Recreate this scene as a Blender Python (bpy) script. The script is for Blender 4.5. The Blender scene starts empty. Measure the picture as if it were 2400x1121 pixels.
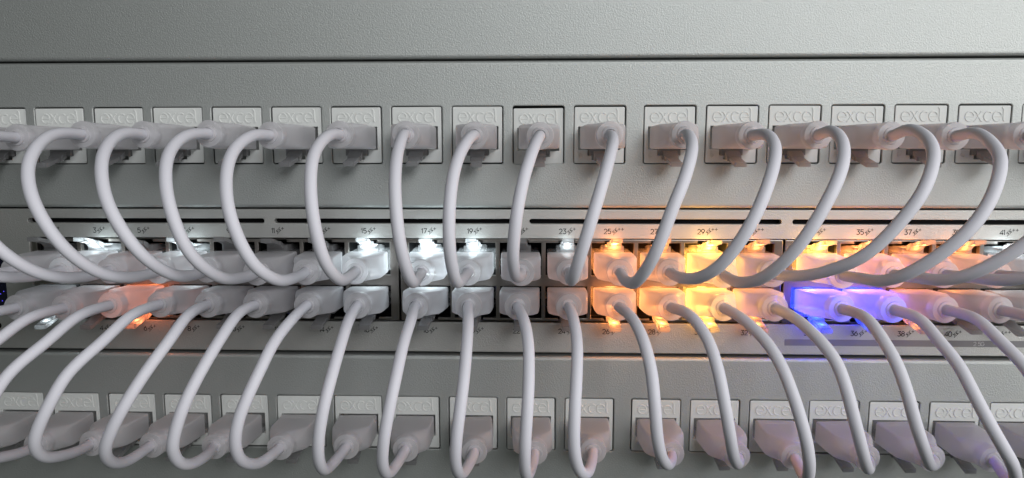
import bpy, bmesh, math, random
from mathutils import Vector, Matrix
from mathutils.geometry import tessellate_polygon

# ------------------------------------------------------------------ camera, world, lights, exposure
# Places are written as (x, h, d) in millimetres: x right, h up, d out of the rack towards the viewer.
MM = 0.001
def P(x, h, d): return Vector((x*MM, -d*MM, h*MM))

scene = bpy.context.scene
cam_data = bpy.data.cameras.new('camera')
cam_data.sensor_fit = 'HORIZONTAL'; cam_data.sensor_width = 36.0
cam_data.lens = 36.0*1654.07/2400.0
cam_data.clip_start = 0.005; cam_data.clip_end = 20.0
camera = bpy.data.objects.new('camera', cam_data)
scene.collection.objects.link(camera)
def rot(a, b, c):
    return (Matrix.Rotation(c, 3, 'Z') @ Matrix.Rotation(a, 3, 'X') @ Matrix.Rotation(b, 3, 'Y'))
R = rot(0.1226, 0.0343, -0.0012)
right = Vector((R[0][0], R[0][2], -R[0][1])); down = Vector((R[1][0], R[1][2], -R[1][1])); fwd = Vector((R[2][0], R[2][2], -R[2][1]))
M = Matrix((right, -down, -fwd)).transposed().to_4x4()
M.translation = P(17.43, 9.17, 210.67)
camera.matrix_world = M
scene.camera = camera

world = bpy.data.worlds.new('World'); scene.world = world; world.use_nodes = True
bg = world.node_tree.nodes['Background']
bg.inputs[0].default_value = (0.82, 0.95, 0.85, 1); bg.inputs[1].default_value = 0.055

def area(name, loc, target, size, size_y, power, color):
    l = bpy.data.lights.new(name, 'AREA'); l.shape = 'RECTANGLE'; l.size = size; l.size_y = size_y; l.energy = power; l.color = color
    o = bpy.data.objects.new(name, l); scene.collection.objects.link(o)
    o.location = P(*loc)
    o.rotation_euler = (P(*target) - P(*loc)).to_track_quat('-Z', 'Y').to_euler()
    return o
area('room_light_right', (1050, 130, 430), (40, 0, 0), 0.6, 0.6, 5.6, (1.0, 0.985, 0.96))
area('room_light_ceiling', (400, 430, 900), (20, 0, 0), 0.55, 0.45, 7.3, (0.97, 0.98, 1.0))

scene.view_settings.view_transform = 'Standard'; scene.view_settings.look = 'None'
scene.view_settings.exposure = 0.0; scene.view_settings.gamma = 1.0
scene.view_settings.use_curve_mapping = False
scene.cycles.use_denoising = True
scene.cycles.max_bounces = 10; scene.cycles.transparent_max_bounces = 16
scene.cycles.caustics_reflective = False; scene.cycles.caustics_refractive = False
scene.cycles.sample_clamp_indirect = 4.0
rng = random.Random(7)
ONES = 'zero one two three four five six seven eight nine ten eleven twelve thirteen fourteen fifteen sixteen seventeen eighteen nineteen'.split()
TENS = ('', '', 'twenty', 'thirty', 'forty')
def words(n): return ONES[n] if n < 20 else TENS[n//10] + ('-' + ONES[n % 10] if n % 10 else '')

# ------------------------------------------------------------------ materials
def new_mat(name):
    m = bpy.data.materials.new(name); m.use_nodes = True
    nt = m.node_tree
    return m, nt, nt.nodes, nt.links

def principled(name, color, rough=0.5, metal=0.0, bump=None, spec=0.5, var=None):
    m, nt, N, L = new_mat(name)
    b = N['Principled BSDF']
    b.inputs['Base Color'].default_value = (*color, 1); b.inputs['Roughness'].default_value = rough; b.inputs['Metallic'].default_value = metal
    b.inputs['Specular IOR Level'].default_value = spec
    tc = N.new('ShaderNodeTexCoord')
    if bump:
        sc, strength, dist = bump
        n = N.new('ShaderNodeTexNoise'); n.inputs['Scale'].default_value = sc; n.inputs['Detail'].default_value = 4.0; n.inputs['Roughness'].default_value = 0.7
        L.new(tc.outputs['Object'], n.inputs['Vector'])
        bn = N.new('ShaderNodeBump'); bn.inputs['Strength'].default_value = strength; bn.inputs['Distance'].default_value = dist
        L.new(n.outputs['Fac'], bn.inputs['Height']); L.new(bn.outputs['Normal'], b.inputs['Normal'])
    if var:
        sc, amt = var
        n2 = N.new('ShaderNodeTexNoise'); n2.inputs['Scale'].default_value = sc; n2.inputs['Detail'].default_value = 4.0
        L.new(tc.outputs['Object'], n2.inputs['Vector'])
        mr = N.new('ShaderNodeMapRange'); mr.inputs['To Min'].default_value = 1-amt; mr.inputs['To Max'].default_value = 1+amt
        L.new(n2.outputs['Fac'], mr.inputs['Value'])
        mx = N.new('ShaderNodeVectorMath'); mx.operation = 'SCALE'; mx.inputs[0].default_value = color
        L.new(mr.outputs[0], mx.inputs['Scale']); L.new(mx.outputs[0], b.inputs['Base Color'])
    return m

def plastic(name, color, transl, transp, gloss, rough, bump=None, edge=0.0):
    """frosted or clear plastic skin: scattered light through the wall, some see-through, a soft sheen"""
    m, nt, N, L = new_mat(name)
    N.remove(N['Principled BSDF']); out = N['Material Output']
    df = N.new('ShaderNodeBsdfDiffuse'); df.inputs['Color'].default_value = (*color, 1)
    tl = N.new('ShaderNodeBsdfTranslucent'); tl.inputs['Color'].default_value = (*color, 1)
    tp = N.new('ShaderNodeBsdfTransparent'); tp.inputs['Color'].default_value = (0.97, 0.97, 0.97, 1)
    gl = N.new('ShaderNodeBsdfGlossy'); gl.inputs['Roughness'].default_value = rough; gl.inputs['Color'].default_value = (1, 1, 1, 1)
    m1 = N.new('ShaderNodeMixShader'); m1.inputs[0].default_value = transl
    L.new(df.outputs[0], m1.inputs[1]); L.new(tl.outputs[0], m1.inputs[2])
    m2 = N.new('ShaderNodeMixShader')
    L.new(m1.outputs[0], m2.inputs[1]); L.new(tp.outputs[0], m2.inputs[2])
    if edge:      # a skin seen edge-on is thicker, so less shows through
        lw = N.new('ShaderNodeLayerWeight'); lw.inputs['Blend'].default_value = 0.35
        mr = N.new('ShaderNodeMapRange'); mr.inputs['To Min'].default_value = transp; mr.inputs['To Max'].default_value = transp*(1-edge)
        L.new(lw.outputs['Facing'], mr.inputs['Value']); L.new(mr.outputs[0], m2.inputs[0])
    else:
        m2.inputs[0].default_value = transp
    fr = N.new('ShaderNodeFresnel'); fr.inputs['IOR'].default_value = 1.45
    mu = N.new('ShaderNodeMath'); mu.operation = 'MULTIPLY'; mu.inputs[1].default_value = gloss
    gm = N.new('ShaderNodeNewGeometry'); sb = N.new('ShaderNodeMath'); sb.operation = 'SUBTRACT'; sb.inputs[0].default_value = 1.0
    L.new(gm.outputs['Backfacing'], sb.inputs[1])          # sheen on the outer side of the skin only
    mq = N.new('ShaderNodeMath'); mq.operation = 'MULTIPLY'; L.new(fr.outputs[0], mq.inputs[0]); L.new(sb.outputs[0], mq.inputs[1])
    L.new(mq.outputs[0], mu.inputs[0])
    m3 = N.new('ShaderNodeMixShader'); L.new(mu.outputs[0], m3.inputs[0])
    L.new(m2.outputs[0], m3.inputs[1]); L.new(gl.outputs[0], m3.inputs[2])
    L.new(m3.outputs[0], out.inputs['Surface'])
    if bump:
        tc = N.new('ShaderNodeTexCoord'); n = N.new('ShaderNodeTexNoise'); n.inputs['Scale'].default_value = bump[0]
        L.new(tc.outputs['Object'], n.inputs['Vector'])
        bn = N.new('ShaderNodeBump'); bn.inputs['Strength'].default_value = bump[1]; bn.inputs['Distance'].default_value = bump[2]
        L.new(n.outputs['Fac'], bn.inputs['Height'])
        for q in (df, tl, gl): L.new(bn.outputs['Normal'], q.inputs['Normal'])
    return m

def emission(name, color, strength):
    m, nt, N, L = new_mat(name)
    N.remove(N['Principled BSDF'])
    e = N.new('ShaderNodeEmission'); e.inputs[0].default_value = (*color, 1); e.inputs[1].default_value = strength
    L.new(e.outputs[0], N['Material Output'].inputs['Surface'])
    return m

MAT = {
    'panel': principled('silver_powder_coat', (0.46, 0.478, 0.465), 0.56, 0.8, (2100, 0.9, 0.00016), var=(9, 0.05)),
    'switch': principled('bead_blasted_silver', (0.52, 0.52, 0.50), 0.50, 0.8, (2500, 0.9, 0.00015), var=(14, 0.04)),
    'shield': principled('nickel_shield', (0.33, 0.305, 0.28), 0.30, 1.0, (500, 0.12, 0.0002), var=(60, 0.12)),
    'keystone': principled('white_keystone_plastic', (0.66, 0.675, 0.655), 0.5, 0.0, (900, 0.10, 0.0001), var=(40, 0.03)),
    'cord': principled('white_cable_jacket', (0.66, 0.655, 0.71), 0.6, 0.0, (700, 0.08, 0.0001), spec=0.35, var=(60, 0.04)),
    'boot': plastic('frosted_boot_silicone', (0.87, 0.855, 0.875), 0.58, 0.30, 0.5, 0.45, (300, 0.10, 0.0002), 0.4),
    'clear': plastic('clear_plug_plastic', (0.6, 0.6, 0.61), 0.6, 0.92, 0.8, 0.15, None, 0.5),
    'latch': plastic('clear_latch_plastic', (0.46, 0.455, 0.46), 0.7, 0.34, 0.8, 0.22, None, 0.75),
    'black': principled('black_socket_plastic', (0.006, 0.006, 0.0065), 0.6, spec=0.12),
    'ink': principled('dark_print', (0.012, 0.012, 0.012), 0.7, spec=0.2),
    'strip': principled('grey_print_strip', (0.20, 0.195, 0.20), 0.5),
    'strip_text': principled('pale_print', (0.5, 0.5, 0.5), 0.6),
    'screen': principled('screen_glass', (0.006, 0.006, 0.02), 0.08),
    'screen_dot': emission('screen_pixels', (0.1, 0.08, 1.0), 1.6),
    'rack': principled('dark_backing_colour', (0.02, 0.02, 0.02), 0.8),
    'steel': principled('shade_darkened_chassis', (0.03, 0.03, 0.03), 0.6, 0.0),  # shade painted in: chassis darkened so gaps round the jack blocks look black
}

# ------------------------------------------------------------------ mesh helpers
def link(name, mesh, mat, parent=None, smooth=False):
    o = bpy.data.objects.new(name, mesh); scene.collection.objects.link(o)
    if mat is not None and not mesh.materials: mesh.materials.append(mat)
    if parent is not None: o.parent = parent
    if smooth:
        for p in mesh.polygons: p.use_smooth = True
    return o

def make(name, verts, faces):
    me = bpy.data.meshes.new(name); me.from_pydata([tuple(v) for v in verts], [], faces)
    bm = bmesh.new(); bm.from_mesh(me)
    bmesh.ops.recalc_face_normals(bm, faces=bm.faces); bm.to_mesh(me); bm.free()
    me.update(); return me

def empty(name, loc=(0, 0, 0), parent=None):
    o = bpy.data.objects.new(name, None); o.empty_display_size = 0.005
    scene.collection.objects.link(o); o.location = loc
    if parent is not None: o.parent = parent
    return o

def tag(o, label, cat, group=None):
    o['label'] = label; o['category'] = cat
    if group: o['group'] = group
    return o

def signed(pts): return sum(pts[i-1][0]*pts[i][1]-pts[i][0]*pts[i-1][1] for i in range(len(pts)))/2
def offset(pts, o):
    """move every edge of a closed outline outwards by o (mitred corners)"""
    s = 1 if signed(pts) > 0 else -1
    res = []; n = len(pts)
    for i in range(n):
        a, b, c = Vector(pts[i-1]), Vector(pts[i]), Vector(pts[(i+1) % n])
        d1 = (b-a).normalized(); d2 = (c-b).normalized()
        n1 = Vector((d1.y, -d1.x))*s; n2 = Vector((d2.y, -d2.x))*s
        k = 1+n1.dot(n2)
        v = (n1+n2)/max(k, 0.35)
        res.append((b.x+v.x*o, b.y+v.y*o))
    return res

def rrect(x0, x1, y0, y1, r=0.0, seg=4):
    if r <= 0: return [(x0, y0), (x1, y0), (x1, y1), (x0, y1)]
    out = []
    for cx, cy, a0 in ((x1-r, y0+r, -90), (x1-r, y1-r, 0), (x0+r, y1-r, 90), (x0+r, y0+r, 180)):
        for k in range(seg+1):
            a = math.radians(a0+90*k/seg); out.append((cx+r*math.cos(a), cy+r*math.sin(a)))
    return out

class Geo:
    def __init__(self): self.v = []; self.f = []
    def add(self, verts, faces):
        b = len(self.v); self.v += [tuple(v) for v in verts]; self.f += [tuple(i+b for i in f) for f in faces]
    def box(self, x0, x1, h0, h1, d0, d1):
        self.add([(x, h, d) for d in (d0, d1) for h in (h0, h1) for x in (x0, x1)],
                 [(0, 1, 3, 2), (4, 6, 7, 5), (0, 4, 5, 1), (2, 3, 7, 6), (0, 2, 6, 4), (1, 5, 7, 3)])
    def rings(self, rings, closed=True):
        """skin between successive rings of equal length"""
        n = len(rings[0]); b = len(self.v)
        for r in rings: self.v += [tuple(p) for p in r]
        for i in range(len(rings)-1):
            for k in range(n if closed else n-1):
                k2 = (k+1) % n
                self.f.append((b+i*n+k, b+i*n+k2, b+(i+1)*n+k2, b+(i+1)*n+k))
        return b
    def plate(self, outer, holes, d1, d0, bevel, seg=3, hole_bevel=None, back=True):
        """a plate with rounded edges and real openings: front at d1, back at d0"""
        hb = bevel if hole_bevel is None else hole_bevel
        loops = [offset(outer, -bevel)] + [offset(h, hb) for h in holes]
        flat = [p for l in loops for p in l]
        tri = tessellate_polygon([[Vector((x, y, 0)) for x, y in l] for l in loops])
        self.add([(x, y, d1) for x, y in flat], [tuple(t) for t in tri])
        for li, (src, sgn, bv) in enumerate([(outer, -1, bevel)] + [(h, 1, hb) for h in holes]):
            rs = []
            for k in range(seg+1):
                a = math.pi/2*k/seg
                o = sgn*bv*(1-math.sin(a)); dd = d1-bv*(1-math.cos(a))
                rs.append([(x, y, dd) for x, y in offset(src, o)])
            rs.append([(x, y, d0) for x, y in src])
            self.rings(rs)
        if back:
            loops = [outer]+list(holes); flat = [p for l in loops for p in l]
            tri = tessellate_polygon([[Vector((x, y, 0)) for x, y in l] for l in loops])
            self.add([(x, y, d0) for x, y in flat], [tuple(t) for t in tri])
    def stroke(self, pts, w, d0, d1, closed=False, taper=0.6):
        """raised line of width w along a polyline"""
        n = len(pts); L_, R_ = [], []
        for i in range(n):
            if closed: a, c = Vector(pts[i-1]), Vector(pts[(i+1) % n])
            else: a, c = Vector(pts[max(i-1, 0)]), Vector(pts[min(i+1, n-1)])
            t = (c-a).normalized(); nn = Vector((-t.y, t.x)); b = Vector(pts[i])
            L_.append((b+nn*w/2, b+nn*w/2*taper)); R_.append((b-nn*w/2, b-nn*w/2*taper))
        rings = []
        for i in range(n):
            rings.append([(L_[i][0].x, L_[i][0].y, d0), (L_[i][1].x, L_[i][1].y, d1), (R_[i][1].x, R_[i][1].y, d1), (R_[i][0].x, R_[i][0].y, d0)])
        if closed: rings.append(rings[0])
        b = self.rings(rings, True)
        if not closed:
            self.f.append((b, b+1, b+2, b+3)); m = b+4*(n-1); self.f.append((m+3, m+2, m+1, m))
    def flat(self, pts, w, d, closed=False):
        """printed line"""
        n = len(pts); rows = []
        for i in range(n):
            if closed: a, c = Vector(pts[i-1]), Vector(pts[(i+1) % n])
            else: a, c = Vector(pts[max(i-1, 0)]), Vector(pts[min(i+1, n-1)])
            b = Vector(pts[i])
            t1 = (b-a).normalized() if (b-a).length > 1e-9 else (c-b).normalized(); t2 = (c-b).normalized() if (c-b).length > 1e-9 else t1
            n1 = Vector((-t1.y, t1.x)); n2 = Vector((-t2.y, t2.x)); nn = (n1+n2)/max(1+n1.dot(n2), 0.45)
            rows.append([(b.x+nn.x*w/2, b.y+nn.y*w/2, d), (b.x-nn.x*w/2, b.y-nn.y*w/2, d)])
        if closed: rows.append(rows[0])
        self.rings(rows, False)
    def mesh(self, name, weld=True):
        me = make(name, [P(*v) for v in self.v], self.f)
        if weld:
            bm = bmesh.new(); bm.from_mesh(me); bmesh.ops.remove_doubles(bm, verts=bm.verts, dist=2e-6)
            bmesh.ops.recalc_face_normals(bm, faces=bm.faces); bm.to_mesh(me); bm.free()
        return me

def arc(cx, cy, rx, ry, a0, a1, n=14):
    return [(cx+rx*math.cos(math.radians(a0+(a1-a0)*k/n)), cy+ry*math.sin(math.radians(a0+(a1-a0)*k/n))) for k in range(n+1)]

# ------------------------------------------------------------------ layout of the rack (mm)
KP, KG = 18.0211, 2.4058                   # keystone pitch and the wider step between the two halves
def key_x(c, lower=False): return (c-8)*KP + (KG if c > 10 else 0) - (2.0 if lower else 0)
SP, SG = 13.9428, 4.4733                   # switch port pitch and the step between blocks
def port_x(n):
    o = n if n % 2 else n-1
    return -15.14 + (o-17)//2*SP + (SG if o >= 33 else 0) - (SG if o < 17 else 0)
X0, X1 = -231.0, 251.0                     # a 19 inch panel
KEY_H = 14.21                              # centre height of the upper keystones
LOW = -88.9                                # two rack units down
COLS = range(-1, 20)
HK, HU, HL = 13.3, -24.1, -34.9            # plug axes: keystone, upper ports, lower ports

# ------------------------------------------------------------------ setting
g = Geo(); g.box(X0-20, X1+20, -150, 130, -90, -88)  # dark sheet added behind the panels to keep the seams black
o = link('added_dark_backing', g.mesh('added_dark_backing'), MAT['rack']); o['kind'] = 'structure'

# ------------------------------------------------------------------ panels
def panel(name, h0, h1, holes, label, cat):
    root = empty(name, P((X0+X1)/2, h0, 0)); tag(root, label, cat)
    g = Geo(); g.plate(rrect(X0, X1, h0, h1), holes, 0.0, -1.6, 1.05, 4, hole_bevel=0.28, back=True)
    f = link('front_plate', g.mesh('front_plate'), MAT['panel'], root); f.matrix_parent_inverse = Matrix.Translation(-root.location)
    for hh in ((h1-1.3, h1), (h0, h0+1.3)):
        g = Geo(); g.box(X0, X1, hh[0]+0.02, hh[1]-0.02, -26, -1.62)
        f = link('flange', g.mesh('flange'), MAT['panel'], root); f.matrix_parent_inverse = Matrix.Translation(-root.location)
    return root

def key_holes(lower):
    hc = KEY_H + (LOW if lower else 0)
    return [rrect(key_x(c, lower)-7.62, key_x(c, lower)+7.62, hc-8.55, hc+8.5, 0.7, 3) for c in COLS]

panel('blank_panel', 36.35, 79.5, [], 'plain grey blanking panel mounted above the upper row of jacks', 'panel')
panel('rack_patch_panel', -7.45, 35.75, key_holes(False), 'grey patch panel directly under the blanking panel and above the switch', 'panel')
panel('rack_patch_panel', -96.1, -53.15, key_holes(True), 'grey patch panel mounted below the numbered switch', 'panel')

# ------------------------------------------------------------------ keystone jacks
def keystone_meshes():
    body = Geo()
    out = rrect(-7.35, 7.35, -8.22, 8.22, 0.35, 2)
    hole = [(-6.2, 2.5), (-6.2, -4.3), (-3.35, -4.3), (-3.35, -6.0), (-2.15, -6.0), (-2.15, -7.15), (2.15, -7.15), (2.15, -6.0), (3.35, -6.0), (3.35, -4.3), (6.2, -4.3), (6.2, 2.5)]
    body.plate(out, [hole], -0.1, -13.5, 0.22, 2, hole_bevel=0.12)
    body.box(-7.2, 7.2, -8.1, 8.1, -17, -13.52)
    logo = Geo()
    d0, d1 = -0.12, 0.06; w = 0.52; b = 3.75; xh = 2.75; cy = b+xh/2
    def e(cx):
        logo.stroke(arc(cx, cy, 1.22, xh/2, 2, 312, 18), w, d0, d1)
        logo.stroke([(cx-1.15, cy), (cx+1.2, cy)], w*0.8, d0, d1-0.02)
    e(-4.25)
    logo.stroke([(-2.95, b+xh), (-2.5, b+xh-0.1), (-2.1, b+xh-0.75), (-1.35, b+0.75), (-0.95, b+0.1), (-0.5, b)], w, d0, d1)
    logo.stroke([(-0.6, b+xh), (-1.05, b+xh-0.1), (-1.45, b+xh-0.75), (-2.2, b+0.75), (-2.6, b+0.1), (-3.0, b)], w, d0, d1-0.01)
    logo.stroke(arc(1.05, cy, 1.2, xh/2, 48, 312, 16), w, d0, d1)
    e(3.6)
    logo.stroke([(4.85, b+3.85), (5.15, b+3.7), (5.3, b+3.3), (5.33, b+1.0), (5.42, b+0.35), (5.75, b)], w, d0, d1)
    six = Geo()
    six.stroke(arc(-5.35, -6.0, 0.5, 0.5, 0, 360, 12)[:-1], 0.26, d0, 0.03, True)
    six.stroke([(-5.85, -5.9), (-5.75, -5.3), (-5.5, -4.95), (-5.1, -4.8)], 0.26, d0, 0.03)
    return body.mesh('keystone_housing'), logo.mesh('raised_word'), six.mesh('raised_digit')
KM = keystone_meshes()
def keystone(c, lower, port):
    t = empty('keystone_jack', P(key_x(c, lower), KEY_H+(LOW if lower else 0), 0.0))
    t.location += Vector((rng.uniform(-.12, .12), rng.uniform(0, .25), rng.uniform(-.16, .05)))*MM
    if c == 9 and not lower: t.location += P(0, -0.3, -0.5)
    t.rotation_euler = (rng.uniform(-.012, .012), rng.uniform(-.006, .006), rng.uniform(-.012, .012))
    where = 'lower' if lower else 'upper'
    tag(t, f'white keystone jack embossed excel, {where} patch panel, holding the cable of port {words(port)}', 'keystone jack', f'keystone jacks in the {where} patch panel')
    for nm, me in zip(('housing', 'raised_word', 'raised_digit'), KM): link(nm, me, MAT['keystone'], t)

# ------------------------------------------------------------------ network switch
SW_D = -0.9
switch = empty('network_switch', P((X0+X1)/2, -52.2, 0)); tag(switch, 'silver network switch with two rows of numbered ports between the patch panels', 'network switch')
def spart(name, geo, mat, parent=None):
    o = link(name, geo.mesh(name), mat, parent or switch)
    o.matrix_parent_inverse = Matrix.Translation(-switch.location) if parent is None else parent.matrix_basis.inverted()
    return o
AP = (port_x(1)-8.25, port_x(47)+8.25, -42.75, -16.75)
slots = [(-139.4, -65.4), (-62.3, 12.2), (15.4, 90.4), (93.6, 168.0)]
g = Geo()
g.plate(rrect(X0, X1, -52.15, -7.95), [rrect(*AP, 0.25, 2)] + [rrect(a, b, -12.3, -10.83, 0.72, 5) for a, b in slots], SW_D, SW_D-2.0, 0.3, 3, hole_bevel=0.12)
spart('faceplate', g, MAT['switch'])
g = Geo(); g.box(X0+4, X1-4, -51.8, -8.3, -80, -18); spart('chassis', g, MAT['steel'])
for a, b in slots:
    g = Geo(); g.box(a-1, b+1, -13.2, -9.9, -17.5, -3.4); spart('vent_slot', g, MAT['black'])
g = Geo(); g.plate(rrect(-180, -147.9, -41.7, -22.8, 2.2, 5), [], SW_D+0.05, SW_D-0.6, 0.1, 2)
scr = spart('touch_screen', g, MAT['screen'])
g = Geo()
for x, h in ((-148.9, -33.9), (-150.0, -34.7), (-149.6, -36.9), (-151.5, -33.0), (-152.4, -35.6), (-150.9, -38.6)):
    g.box(x-0.12, x+0.12, h-0.12, h+0.12, SW_D+0.05, SW_D+0.08)
spart('screen_pixels', g, MAT['screen_dot'])
g = Geo(); g.add([(x, h, SW_D+0.02) for x, h in arc(-151.6, -44.8, 1.0, 1.0, 0, 345, 23)], [tuple(range(24))]); spart('reset_hole', g, MAT['black'])

# jack blocks: stamped shields with two rows of eight openings
def opening(x, up):
    if up: h0, h1, hn = -28.25, -18.15, -17.42
    else: h0, h1, hn = -31.55, -41.45, -42.2
    w = 6.35
    return [(x-w, h1), (x-w, h0), (x+w, h0), (x+w, h1), (x+2.45, h1), (x+2.45, hn), (x-2.45, hn), (x-2.45, h1)]
ports = [n for n in range(1, 49)]
blocks = []
for b in range(3):
    first = 1+16*b
    xa = AP[0]+0.12 if b == 0 else (port_x(first)+port_x(first-2))/2+0.3
    xb = AP[1]-0.12 if b == 2 else (port_x(first+14)+port_x(first+16))/2-0.3
    g = Geo()
    g.plate(rrect(xa, xb, -42.4, -17.08, 0.3, 2), [opening(port_x(n), n % 2 == 1) for n in range(first, first+16)], -1.5, -3.0, 0.22, 2, hole_bevel=0.14)
    blocks.append(spart('jack_block', g, MAT['shield']))
def socket_mesh():
    g = Geo()
    w, h0, h1, dz = 6.6, -5.4, 5.6, 14.0
    r0 = [(-w, h0, 0), (w, h0, 0), (w, h1, 0), (-w, h1, 0)]
    g.rings([r0, [(x, y, -dz) for x, y, _ in r0]]); b = len(g.v); g.f.append((b-4, b-3, b-2, b-1))
    return g.mesh('socket')
def tab_mesh():
    g = Geo()
    for s in (-1, 1):
        x = s*6.32
        g.add([(x, -1.2, -1.7), (x, 0.6, -1.7), (x-s*0.75, 0.5, -3.4), (x-s*0.75, -1.1, -3.4), (x, -1.2, -5), (x, 0.6, -5)], [(0, 1, 2, 3), (3, 2, 5, 4)])
    return g.mesh('spring_contact')
SOCK, TAB = socket_mesh(), tab_mesh()

WHITE, AMBER, YELLOW, ORANGE, BLUE = (0.80, 0.95, 1.0), (1.0, 0.31, 0.075), (1.0, 0.46, 0.075), (1.0, 0.23, 0.08), (0.015, 0.05, 1.0)
# port: (colour, glow in the plug, glow at the latch)
GLOW = {2: (WHITE, 0.04, 0.25), 3: (WHITE, 0.35, 0.8), 7: (WHITE, 0.35, 0.7), 15: (WHITE, 0.6, 1.1), 17: (WHITE, 0.9, 1.7), 19: (WHITE, 0.42, 1.0), 23: (WHITE, 0.03, 0.5), 41: (WHITE, 0.25, 0.8),
        6: (ORANGE, 0.55, 0.8), 25: (AMBER, 0.9, 1.6), 26: (AMBER, 1.0, 1.3), 27: (AMBER, 0.55, 1.2), 28: (AMBER, 1.0, 1.3), 29: (YELLOW, 2.2, 2.6), 30: (YELLOW, 2.2, 1.8),
        31: (AMBER, 0.25, 0.9), 32: (AMBER, 0.35, 0.8), 33: (YELLOW, 1.4, 2.0), 35: (AMBER, 1.8, 1.6), 37: (AMBER, 0.55, 0.9), 39: (AMBER, 0.9, 0.9), 38: (AMBER, 0.25, 0.5),
        34: (BLUE, 2.6, 2.2), 36: (BLUE, 2.8, 0.9)}
LED_GAIN = 9.0; LAMP_GAIN = 0.011; LATCH_GAIN = 0.003
led_cache = {}
def led_mat(col, s):
    k = (col, s)
    if k not in led_cache: led_cache[k] = emission('port_light', col, s*LED_GAIN)
    return led_cache[k]
g = Geo(); g.box(-2.0, 2.0, 4.7, 5.0, -4.5, -2.2); LED_LATCH = g.mesh('port_light')
for n in ports:
    up = n % 2 == 1; blk = blocks[(n-1)//16]; rz = 0 if up else math.pi
    base = Matrix.Translation(P(port_x(n), HU if up else HL, 0)) @ Matrix.Rotation(rz, 4, 'Y')
    s = link('socket', SOCK, MAT['black'], blk)
    s.matrix_basis = base @ Matrix.Translation(P(0, 0.55, -3.02))
    if n not in GLOW:
        s = link('spring_contact', TAB, MAT['shield'], blk); s.matrix_basis = base
    if n in GLOW:
        col, a, bst = GLOW[n]
        me2 = LED_LATCH.copy(); me2.materials.clear()
        s = link('port_light', me2, led_mat(col, bst), blk); s.matrix_basis = base
        lamp = bpy.data.lights.new('port_lamp', 'POINT'); lamp.color = col; lamp.energy = LAMP_GAIN*a; lamp.shadow_soft_size = 0.0016
        lo = bpy.data.objects.new('port_lamp', lamp); scene.collection.objects.link(lo); lo.parent = blk
        lo.matrix_basis = base @ Matrix.Translation(P(0, 0.0, -4.6))
        for lx, lz, share, rad in ((5.6, 2.4, 0.55, 0.0012), (6.95, 6.6, 0.45, 0.0004)):      # lamps added inside the latch stand in for port light it pipes outwards
            lamp = bpy.data.lights.new('added_latch_glow', 'POINT'); lamp.color = col; lamp.energy = LATCH_GAIN*bst*share; lamp.shadow_soft_size = rad
            lo = bpy.data.objects.new('added_latch_glow', lamp); scene.collection.objects.link(lo); lo.parent = blk
            lo.matrix_basis = base @ Matrix.Translation(P(0, lx, lz-0.9))
        
# printed port numbers
BOLT = [(0.42, 1.15), (-0.72, -0.17), (-0.13, -0.17), (-0.42, -1.15), (0.72, 0.19), (0.12, 0.22)]
def glyph_digit(ch):
    W, H = 0.5, 0.72
    if ch == '0': return [(arc(0, 0, W, H, 0, 360, 18)[:-1], True)]
    if ch == '1': return [([(-0.3, 0.42), (0.02, H), (0.02, -H)], False)]
    if ch == '2': return [(arc(0, 0.27, 0.43, 0.45, 165, -35, 10)+[(-0.45, -H), (0.5, -H)], False)]
    if ch == '3': return [([(-0.42, H), (0.4, H), (-0.02, 0.12)]+arc(0, -0.3, 0.46, 0.43, 80, -150, 10), False)]
    if ch == '4': return [([(0.25, -H), (0.25, H), (-0.5, -0.32), (0.52, -0.32)], False)]
    if ch == '5': return [([(0.4, H), (-0.28, H), (-0.36, 0.1)]+arc(0, -0.26, 0.46, 0.46, 115, -150, 10), False)]
    if ch == '6': return [(arc(0, -0.26, 0.46, 0.46, 0, 360, 14)[:-1], True), ([(-0.44, -0.16), (0.12, H)], False)]
    if ch == '7': return [([(-0.45, H), (0.45, H), (-0.15, -H)], False)]
    if ch == '8': return [(arc(0, 0.36, 0.36, 0.36, 0, 360, 12)[:-1], True), (arc(0, -0.34, 0.45, 0.38, 0, 360, 14)[:-1], True)]
    if ch == '9': return [(arc(0, 0.26, 0.46, 0.46, 0, 360, 14)[:-1], True), ([(0.44, 0.16), (-0.12, -H)], False)]
    if ch == 'G': return [(arc(0, 0, 0.62, H, 45, 360, 16)+[(0.1, 0.0)], False)]
    if ch == '.': return [([(-0.06, -H), (0.06, -H)], False)]
def write(g, text, x, h, s, w, d, adv=1.14):
    for ch in text:
        a = 0.5 if ch in '.1' else adv
        cx = x+a*s/2
        for pts, closed in glyph_digit(ch): g.flat([(cx+p*s, h+q*s) for p, q in pts], w, d, closed)
        x += a*s
    return x
DOUBLE = {25, 26, 27, 28, 29, 30, 31, 32, 41, 42, 43, 44, 45, 46, 47, 48}
for n in ports:
    g = Geo(); txt = str(n); plus = 2 if n in DOUBLE else 1
    h = -14.55 if n % 2 else -45.35
    d = SW_D+0.03
    wtot = sum(0.5 if c == '1' else 1.14 for c in txt)+0.35+1.45+0.15+1.0*plus
    x = port_x(n)+0.2-wtot/2
    x = write(g, txt, x, h, 1.0, 0.23, d)
    bx = x+0.35+0.72
    g.flat([(bx+p, h+q) for p, q in BOLT], 0.22, d+0.002, True)
    for k in range(plus):
        cx = bx+0.72+0.55+k*1.02
        g.box(cx-0.42, cx+0.42, h+0.62, h+0.76, d-0.02, d); g.box(cx-0.07, cx+0.07, h+0.27, h+1.11, d-0.02, d+0.004)
    spart('port_number', g, MAT['ink'])
g = Geo(); g.plate(rrect(92.9, 207.5, -49.3, -47.3, 0.2, 2), [], SW_D+0.03, SW_D-0.05, 0.02, 1); spart('grey_strip', g, MAT['strip'])
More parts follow.
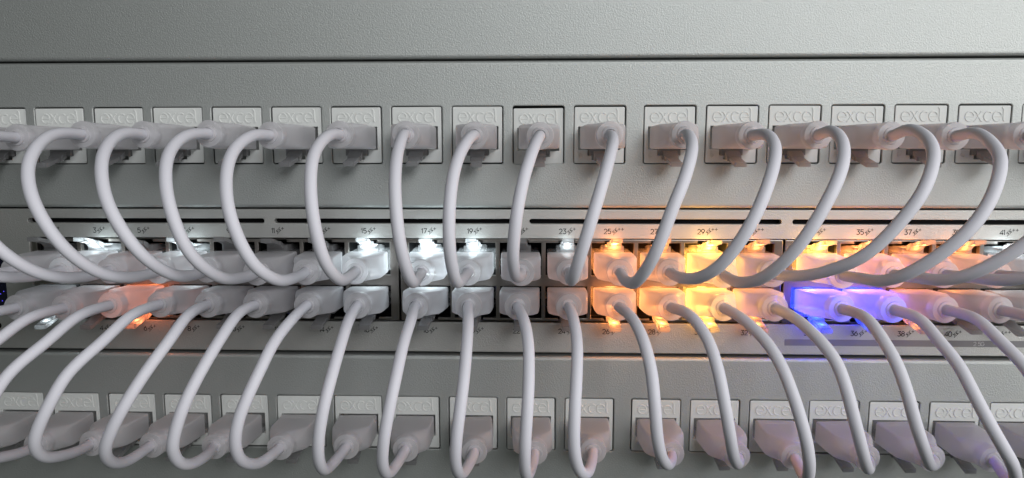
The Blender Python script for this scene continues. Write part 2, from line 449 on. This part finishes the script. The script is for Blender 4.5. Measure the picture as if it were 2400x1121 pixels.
g = Geo(); write(g, '2.5G', 149.0, -48.3, 0.82, 0.15, SW_D+0.06); spart('strip_writing', g, MAT['strip_text'])

# ------------------------------------------------------------------ patch cables
def section(w, h, r, d, cx=0, cy=0, seg=6):
    return [(x+cx, y+cy, d) for x, y in rrect(-w/2, w/2, -h/2, h/2, min(r, w/2-1e-4, h/2-1e-4), seg)]
def plug_meshes():
    tip = Geo()
    tip.rings([section(11.0, 5.8, 0.4, -11), section(11.5, 6.3, 0.5, -10.2), section(11.55, 6.35, 0.5, 0.34)])
    n = 28; tip.f.append(tuple(range(n)))
    boot = Geo()
    secs = [(11.6, 6.5, 0.5, 0.35), (11.65, 6.55, 0.55, 0.9), (11.6, 6.6, 0.6, 7.5), (11.4, 6.65, 0.75, 10.2), (10.9, 6.75, 1.5, 11.6), (9.8, 6.9, 2.7, 13.0), (8.4, 7.1, 3.35, 14.3), (7.5, 7.25, 3.6, 15.2), (7.3, 7.3, 3.63, 15.8), (7.45, 7.45, 3.71, 16.0), (7.45, 7.45, 3.71, 18.2), (7.2, 7.2, 3.59, 18.5), (6.5, 6.5, 3.25, 18.52), (4.7, 4.7, 2.34, 18.55), (4.4, 4.4, 2.19, 19.0), (3.3, 3.3, 1.64, 19.15), (3.05, 3.05, 1.52, 18.7)]
    boot.rings([section(*s) for s in secs])
    for k in range(7):      # moulded marks on the flat side away from the latch
        x = -3.6+k*1.2
        boot.box(x-0.42, x+0.42, -3.31, -3.22, 2.6, 2.95)
    latch = Geo()
    def wedge(w, prof, w2=None):
        w2 = w2 or w
        a = [(-w/2 if i % 2 == 0 else -w/2, y, z) for i, (z, y) in enumerate(prof)]
        b = [(w/2, y, z) for z, y in prof]
        k = len(prof); base = len(latch.v); latch.v += a+b
        latch.f += [tuple(base+i for i in range(k)), tuple(base+k+i for i in reversed(range(k)))]
        latch.f += [(base+i, base+(i+1) % k, base+k+(i+1) % k, base+k+i) for i in range(k)]
    wedge(6.2, [(-9, 3.25), (1.0, 3.25), (1.0, 5.2), (-4.0, 5.0), (-9, 4.0)])
    wedge(4.1, [(1.02, 3.9), (2.4, 4.7), (3.4, 5.6), (3.4, 6.8), (1.02, 5.7)])
    wedge(3.2, [(3.42, 5.65), (8.9, 7.2), (9.8, 7.2), (9.8, 8.5), (8.9, 8.35), (3.42, 6.7)])
    return tip.mesh('plug_tip'), boot.mesh('boot'), latch.mesh('latch')
TIP, BOOT, LATCH = plug_meshes()
for p in BOOT.polygons: p.use_smooth = True
BOOT.set_sharp_from_angle(angle=math.radians(32))

def plug(root, base, direction, latch_up):
    zax = Vector((direction[0], -direction[2], direction[1])).normalized()     # world direction the cable leaves in
    up = Vector((0, 0, 1 if latch_up else -1)); xax = (-zax).cross(up)*-1
    # local frame of the plug meshes: x right, h up, d out  ->  blender local (x, -d, h)
    y_loc = -zax; z_loc = (up-zax*up.dot(zax)).normalized(); x_loc = y_loc.cross(z_loc)
    m = Matrix((x_loc, y_loc, z_loc)).transposed().to_4x4(); m.translation = P(*base)
    o = link('plug', TIP, MAT['clear'], root); o.matrix_basis = Matrix.Translation(-root.location) @ m
    link('boot', BOOT, MAT['boot'], o); link('latch', LATCH, MAT['latch'], o)
    return o

def smooth_path(pts, sub=9):
    """centripetal spline through the points"""
    p = [pts[0]*2-pts[1]] + pts + [pts[-1]*2-pts[-2]]
    out = []
    for i in range(1, len(p)-2):
        p0, p1, p2, p3 = p[i-1:i+3]
        t0 = 0; t1 = t0+max((p1-p0).length, 1e-6)**0.5; t2 = t1+max((p2-p1).length, 1e-6)**0.5; t3 = t2+max((p3-p2).length, 1e-6)**0.5
        for k in range(sub):
            t = t1+(t2-t1)*k/sub
            a1 = p0*((t1-t)/(t1-t0))+p1*((t-t0)/(t1-t0)); a2 = p1*((t2-t)/(t2-t1))+p2*((t-t1)/(t2-t1)); a3 = p2*((t3-t)/(t3-t2))+p3*((t-t2)/(t3-t2))
            b1 = a1*((t2-t)/(t2-t0))+a2*((t-t0)/(t2-t0)); b2 = a2*((t3-t)/(t3-t1))+a3*((t-t1)/(t3-t1))
            out.append(b1*((t2-t)/(t2-t1))+b2*((t-t1)/(t2-t1)))
    out.append(pts[-1])
    for _ in range(6):
        out = [out[0]]+[(out[i-1]+out[i]*2+out[i+1])/4 for i in range(1, len(out)-1)]+[out[-1]]
    return out

def tube(path, r, n=14):
    g = Geo(); rings = []
    t = (path[1]-path[0]).normalized(); nrm = t.orthogonal().normalized()
    for i, p in enumerate(path):
        t2 = (path[min(i+1, len(path)-1)]-path[max(i-1, 0)]).normalized()
        nrm = (nrm-t2*nrm.dot(t2)).normalized(); b = t2.cross(nrm)
        rings.append([p+(nrm*math.cos(2*math.pi*k/n)+b*math.sin(2*math.pi*k/n))*r for k in range(n)])
    b0 = g.rings(rings)
    m = b0+n*(len(path)-1)
    g.f += [tuple(range(b0, b0+n)), tuple(range(m, m+n))]
    return g

GLOWWORD = {WHITE: 'white', AMBER: 'amber', YELLOW: 'yellow', ORANGE: 'orange', BLUE: 'blue'}
# port, keystone column, lean of the panel-side and far plugs, points the cord runs through (x, h, d)
CABLES = [
    (1, -1, (0.000, 0.000), (0.000, 0.000), [(-159.4, 13.2, 31.3), (-156.1, 9.9, 40.9), (-152.2, 4.4, 47.8), (-146.8, -3.2, 51.5), (-139.8, -13.4, 50.3), (-134.3, -20.4, 43.5), (-131.1, -23.2, 32.9)]),
    (2, -1, (0.000, 0.000), (0.000, 0.000), [(-133.3, -35.0, 29.2), (-136.4, -39.6, 39.5), (-141.7, -45.3, 47.2), (-145.8, -52.2, 50.5), (-150.6, -59.7, 50.8), (-153.5, -64.1, 48.7), (-155.9, -68.1, 44.3), (-158.4, -71.4, 36.1), (-161.7, -74.5, 25.5)]),
    (3, 0, (0.000, 0.000), (0.000, 0.000), [(-141.9, 13.2, 31.3), (-139.1, 9.9, 40.9), (-135.7, 4.4, 47.8), (-130.8, -3.2, 51.5), (-124.4, -13.4, 50.3), (-119.4, -20.4, 43.5), (-116.7, -23.2, 32.9)]),
    (4, 0, (0.000, 0.000), (0.000, 0.000), [(-119.0, -35.0, 29.2), (-121.6, -39.6, 39.5), (-126.5, -45.3, 47.2), (-130.3, -52.2, 50.5), (-134.6, -59.7, 50.8), (-137.1, -64.1, 48.7), (-139.1, -68.1, 44.3), (-141.2, -71.4, 36.1), (-144.1, -74.5, 25.5)]),
    (5, 1, (0.000, 0.000), (0.000, 0.000), [(-124.4, 13.2, 31.3), (-122.0, 9.9, 40.9), (-119.2, 4.4, 47.8), (-114.8, -3.2, 51.5), (-108.9, -13.4, 50.3), (-104.4, -20.4, 43.5), (-102.2, -23.2, 32.9)]),
    (6, 1, (-0.030, 0.048), (0.000, 0.000), [(-105.1, -34.2, 29.2), (-107.3, -38.8, 39.4), (-111.8, -44.7, 47.2), (-115.0, -51.7, 50.5), (-118.9, -59.3, 50.8), (-120.9, -63.7, 48.7), (-122.5, -67.9, 44.2), (-124.1, -71.2, 36.1), (-126.5, -74.4, 25.5)]),
    (7, 2, (0.029, 0.044), (0.000, 0.000), [(-106.4, 13.9, 31.3), (-104.6, 10.5, 40.9), (-102.3, 4.9, 47.7), (-98.5, -2.8, 51.5), (-93.2, -13.1, 50.3), (-89.3, -20.2, 43.5), (-87.7, -23.1, 32.9)]),
    (8, 2, (-0.008, 0.063), (-0.091, 0.035), [(-90.6, -33.9, 29.1), (-92.6, -38.5, 39.4), (-96.8, -44.3, 47.2), (-99.9, -51.3, 50.5), (-103.6, -58.8, 50.8), (-105.4, -63.2, 48.7), (-106.7, -67.3, 44.2), (-108.1, -70.7, 36.0), (-110.4, -73.8, 25.4)]),
    (9, 3, (-0.026, 0.042), (0.001, 0.027), [(-89.3, 14.0, 30.6), (-87.0, 10.4, 41.3), (-84.5, 4.9, 47.9), (-80.7, -3.3, 52.0), (-75.4, -13.9, 50.4), (-72.1, -20.5, 42.8), (-71.8, -22.5, 32.9)]),
    (10, 3, (-0.016, 0.065), (-0.108, 0.019), [(-75.2, -33.8, 29.4), (-75.3, -38.2, 39.8), (-77.6, -43.8, 46.5), (-81.8, -52.1, 50.8), (-86.5, -60.5, 50.3), (-88.9, -65.5, 47.2), (-90.9, -70.2, 40.9), (-92.7, -73.7, 31.5)]),
    (11, 4, (-0.010, 0.053), (0.015, -0.016), [(-72.0, 13.4, 31.6), (-71.0, 9.4, 41.9), (-69.3, 3.9, 47.8), (-66.7, -3.8, 51.4), (-63.1, -14.3, 50.6), (-59.7, -21.1, 43.3), (-58.7, -23.1, 32.2)]),
    (12, 4, (-0.028, 0.065), (-0.081, 0.012), [(-62.1, -33.5, 27.9), (-62.6, -38.2, 39.4), (-64.4, -44.1, 46.2), (-67.0, -51.3, 50.3), (-69.6, -59.0, 50.8), (-70.7, -63.1, 49.4), (-71.5, -68.0, 45.0), (-72.0, -71.4, 38.2), (-73.4, -74.0, 26.8)]),
    (13, 5, (-0.066, 0.026), (0.021, -0.006), [(-55.5, 13.4, 30.3), (-55.6, 9.4, 41.8), (-54.6, 3.0, 48.6), (-52.4, -5.6, 52.2), (-48.7, -16.3, 50.4), (-45.6, -21.8, 43.1), (-44.7, -23.0, 31.9)]),
    (14, 5, (0.022, 0.065), (-0.010, 0.013), [(-47.2, -34.8, 29.5), (-48.6, -38.5, 39.3), (-49.9, -43.5, 45.2), (-51.9, -49.3, 48.9), (-54.0, -55.2, 50.2), (-55.4, -61.0, 49.1), (-56.1, -66.5, 45.4), (-56.2, -70.7, 39.3), (-56.2, -73.6, 31.9)]),
    (15, 6, (-0.005, 0.036), (0.024, 0.011), [(-35.7, 13.3, 30.8), (-35.6, 9.0, 42.4), (-34.8, 3.0, 48.5), (-33.4, -5.6, 51.9), (-31.8, -15.8, 50.0), (-30.4, -21.6, 43.0), (-30.9, -22.8, 32.0)]),
    (16, 6, (0.042, 0.065), (0.062, 0.041), [(-31.7, -34.7, 31.0), (-31.3, -38.4, 40.0), (-31.8, -43.8, 46.1), (-33.0, -50.7, 49.9), (-34.4, -58.4, 50.4), (-35.5, -65.2, 47.8), (-36.2, -70.6, 42.1), (-36.9, -73.6, 33.0)]),
    (17, 7, (-0.001, 0.034), (0.032, -0.010), [(-16.5, 12.9, 31.5), (-15.8, 7.6, 42.8), (-15.0, 0.1, 49.3), (-13.8, -10.5, 51.6), (-12.9, -17.7, 48.9), (-12.4, -21.9, 44.1), (-13.2, -23.1, 31.1)]),
    (18, 7, (-0.067, 0.065), (0.013, 0.012), [(-15.3, -34.6, 30.7), (-15.6, -38.3, 39.9), (-16.2, -44.4, 46.6), (-17.2, -50.6, 49.8), (-18.7, -58.8, 50.5), (-19.9, -66.1, 47.5), (-20.3, -71.2, 42.2), (-20.4, -74.5, 33.6)]),
    (19, 8, (0.039, 0.020), (-0.019, 0.001), [(0.4, 12.4, 31.8), (-1.1, 7.8, 42.5), (-2.0, 2.0, 48.1), (-2.4, -6.6, 51.3), (-2.3, -14.6, 50.2), (-1.8, -21.7, 44.1), (-1.5, -23.3, 31.4)]),
    (20, 8, (-0.017, 0.065), (0.108, -0.015), [(-0.2, -34.5, 30.9), (0.3, -38.2, 39.8), (0.2, -44.8, 46.7), (-0.5, -51.6, 49.7), (-1.4, -58.7, 50.0), (-2.0, -65.3, 47.6), (-1.9, -70.8, 42.4), (-1.3, -74.6, 33.9)]),
    (21, 9, (0.024, 0.012), (0.035, -0.003), [(17.5, 11.9, 32.5), (15.8, 7.3, 42.7), (14.3, 2.0, 47.8), (12.9, -5.7, 50.5), (12.1, -14.3, 48.5), (12.3, -19.8, 43.0), (12.9, -22.3, 34.5)]),
    (22, 9, (-0.022, 0.065), (0.064, -0.016), [(14.4, -34.3, 31.1), (15.6, -38.0, 40.0), (15.8, -44.6, 46.9), (15.5, -51.3, 50.0), (15.0, -59.9, 50.3), (14.9, -66.9, 47.1), (15.2, -71.1, 42.6), (16.1, -74.7, 32.5)]),
    (23, 10, (0.064, 0.022), (0.003, 0.013), [(36.6, 11.7, 32.4), (34.4, 6.8, 42.7), (32.3, 1.0, 48.2), (29.8, -6.6, 51.1), (27.3, -15.6, 49.5), (26.1, -21.1, 44.1), (26.3, -22.6, 31.4)]),
    (24, 10, (0.001, 0.065), (-0.014, 0.024), [(27.3, -34.3, 30.7), (27.7, -37.9, 40.0), (27.2, -44.4, 47.0), (26.7, -51.1, 50.1), (26.6, -59.8, 50.3), (27.6, -66.4, 47.1), (29.4, -70.9, 41.8), (31.6, -74.0, 33.2)]),
    (25, 11, (0.041, 0.020), (0.005, 0.010), [(55.7, 12.9, 31.5), (54.3, 9.7, 41.0), (51.1, 3.0, 48.5), (48.0, -3.6, 51.3), (44.5, -13.9, 50.6), (41.6, -21.6, 43.4), (40.4, -23.5, 33.3)]),
    (26, 11, (0.001, 0.065), (0.078, -0.014), [(42.1, -33.1, 32.2), (43.7, -36.4, 41.4), (44.9, -42.7, 47.3), (45.4, -49.3, 49.6), (46.3, -57.5, 48.8), (48.0, -64.2, 45.2), (51.6, -71.0, 35.9)]),
    (27, 12, (0.025, 0.012), (-0.009, 0.014), [(74.9, 13.3, 31.5), (73.6, 9.7, 41.6), (70.3, 3.0, 48.6), (65.4, -6.9, 52.0), (60.1, -16.4, 49.0), (56.6, -20.6, 43.1), (54.3, -22.4, 34.2)]),
    (28, 12, (0.023, 0.065), (0.108, -0.040), [(57.0, -32.4, 31.8), (59.3, -36.4, 42.4), (60.6, -42.5, 47.5), (61.7, -49.2, 49.5), (63.5, -57.3, 48.6), (65.7, -64.2, 44.5), (69.0, -70.1, 36.7)]),
    (29, 13, (-0.010, 0.016), (0.037, -0.021), [(90.9, 14.3, 30.7), (89.2, 11.2, 41.3), (86.6, 5.8, 47.8), (81.7, -2.6, 51.7), (76.1, -12.8, 50.6), (71.4, -20.4, 43.8), (68.8, -23.5, 33.9)]),
    (30, 13, (0.048, 0.065), (-0.016, -0.028), [(71.3, -34.0, 29.3), (74.3, -37.5, 39.4), (76.2, -41.7, 44.6), (77.6, -46.6, 48.0), (79.4, -52.9, 49.9), (81.2, -59.2, 49.8), (82.9, -65.2, 47.5), (85.3, -72.2, 40.7), (88.1, -75.3, 30.0)]),
    (31, 14, (0.052, 0.002), (0.000, 0.000), [(110.7, 14.7, 29.3), (109.6, 12.1, 39.6), (108.0, 8.5, 45.4), (104.8, 3.0, 49.8), (101.2, -2.6, 51.5), (93.4, -13.7, 48.5), (88.7, -18.3, 42.7), (84.7, -21.7, 33.7)]),
    (32, 14, (0.050, 0.065), (0.108, -0.039), [(84.2, -33.4, 31.6), (86.5, -36.5, 41.4), (88.5, -40.3, 46.0), (89.9, -45.6, 48.7), (92.1, -53.4, 49.3), (95.9, -62.3, 46.0), (101.8, -70.9, 37.0)]),
    (33, 15, (-0.024, -0.006), (0.028, -0.019), [(126.8, 13.8, 29.2), (124.9, 10.7, 39.3), (122.9, 6.6, 45.8), (117.0, -2.5, 51.8), (111.2, -10.0, 52.4), (104.0, -18.2, 47.4), (100.8, -21.6, 40.9), (99.6, -22.7, 31.1)]),
    (34, 15, (0.037, 0.063), (0.102, -0.033), [(101.3, -32.7, 32.2), (101.6, -36.4, 41.3), (102.8, -41.0, 46.0), (104.1, -46.7, 48.5), (106.3, -53.7, 48.7), (110.2, -61.1, 46.0), (116.7, -69.2, 37.8)]),
    (35, 16, (0.000, 0.000), (0.000, 0.000), [(144.7, 13.9, 29.2), (142.3, 10.8, 39.3), (139.7, 6.7, 45.8), (133.2, -2.3, 51.8), (126.9, -9.8, 52.4), (119.1, -17.9, 47.4), (115.4, -21.3, 40.9), (113.6, -22.4, 31.1)]),
    (36, 16, (0.038, 0.055), (0.016, -0.027), [(116.1, -33.6, 29.7), (116.5, -37.1, 38.2), (118.1, -41.4, 44.1), (119.7, -46.8, 47.7), (122.3, -52.8, 49.7), (126.0, -58.9, 49.9), (129.9, -64.2, 48.2), (135.9, -72.0, 40.7), (140.5, -75.4, 30.7)]),
    (37, 17, (0.000, 0.000), (0.000, 0.000), [(162.2, 13.9, 29.2), (159.4, 10.8, 39.3), (156.4, 6.7, 45.8), (149.4, -2.3, 51.8), (142.6, -9.8, 52.4), (134.4, -17.9, 47.4), (130.2, -21.3, 40.9), (128.0, -22.4, 31.1)]),
    (38, 17, (0.039, 0.060), (0.000, 0.000), [(130.4, -33.5, 29.7), (131.2, -37.0, 38.2), (133.2, -41.2, 44.1), (135.2, -46.5, 47.7), (138.1, -52.5, 49.7), (142.2, -58.6, 49.9), (146.5, -63.8, 48.2), (152.9, -71.6, 40.7), (157.9, -74.9, 30.7)]),
    (39, 18, (0.000, 0.000), (0.000, 0.000), [(179.8, 13.9, 29.2), (176.5, 10.8, 39.3), (173.0, 6.7, 45.8), (165.6, -2.3, 51.8), (158.4, -9.8, 52.4), (149.7, -17.9, 47.4), (145.1, -21.3, 40.9), (142.4, -22.4, 31.1)]),
    (40, 18, (0.081, 0.059), (0.000, 0.000), [(145.5, -33.5, 29.7), (146.6, -37.0, 38.1), (148.9, -41.3, 44.0), (151.2, -46.6, 47.6), (154.5, -52.5, 49.7), (158.9, -58.6, 49.9), (163.6, -63.8, 48.2), (170.2, -71.6, 40.7), (175.6, -74.9, 30.7)]),
    (41, 19, (0.000, 0.000), (0.000, 0.000), [(197.4, 13.9, 29.2), (193.6, 10.8, 39.3), (189.7, 6.7, 45.8), (181.8, -2.3, 51.8), (174.1, -9.8, 52.4), (165.0, -17.9, 47.4), (159.9, -21.3, 40.9), (156.8, -22.4, 31.1)]),
    (42, 19, (0.000, 0.000), (0.000, 0.000), [(158.5, -34.5, 29.8), (160.1, -37.8, 38.2), (163.0, -42.0, 44.1), (165.9, -47.2, 47.7), (169.7, -53.1, 49.7), (174.7, -59.0, 49.9), (179.9, -64.2, 48.2), (187.1, -71.8, 40.7), (193.1, -75.1, 30.7)]),
]
for n, c, s_dir, e_dir, mid in CABLES:
    upper = n % 2 == 1
    if upper: s_base, e_base = (key_x(c), HK, 0.0), (port_x(n), HU, SW_D)
    else: s_base, e_base = (port_x(n), HL, SW_D), (key_x(c, True), HK+LOW, 0.2)
    root = empty('patch_cable', P(*e_base))
    lit = f', its switch plug glowing {GLOWWORD[GLOW[n][0]]}' if n in GLOW and GLOW[n][1] > 0.1 else ', its switch plug unlit'
    tag(root, f'white patch cable from {"upper" if upper else "lower"} patch panel to switch port {words(n)}{lit}', 'patch cable',
        f'patch cables between the switch and the {"upper" if upper else "lower"} patch panel')
    sd = Vector((s_dir[0], s_dir[1], 1)).normalized(); ed = Vector((e_dir[0], e_dir[1], 1)).normalized()
    sb, eb = Vector(s_base), Vector(e_base)
    path = [sb+sd*12, sb+sd*15, sb+sd*18.5] + [Vector(q) for q in mid] + [eb+ed*18.5, eb+ed*15, eb+ed*12]
    g = tube(smooth_path(path), 1.46)
    me = g.mesh('cord')
    cord = link('cord', me, MAT['cord'], root, smooth=True); cord.matrix_parent_inverse = Matrix.Translation(-root.location)
    plug(root, s_base, sd, False if upper else False)
    plug(root, e_base, ed, True if upper else False)
    keystone(c, not upper, n)
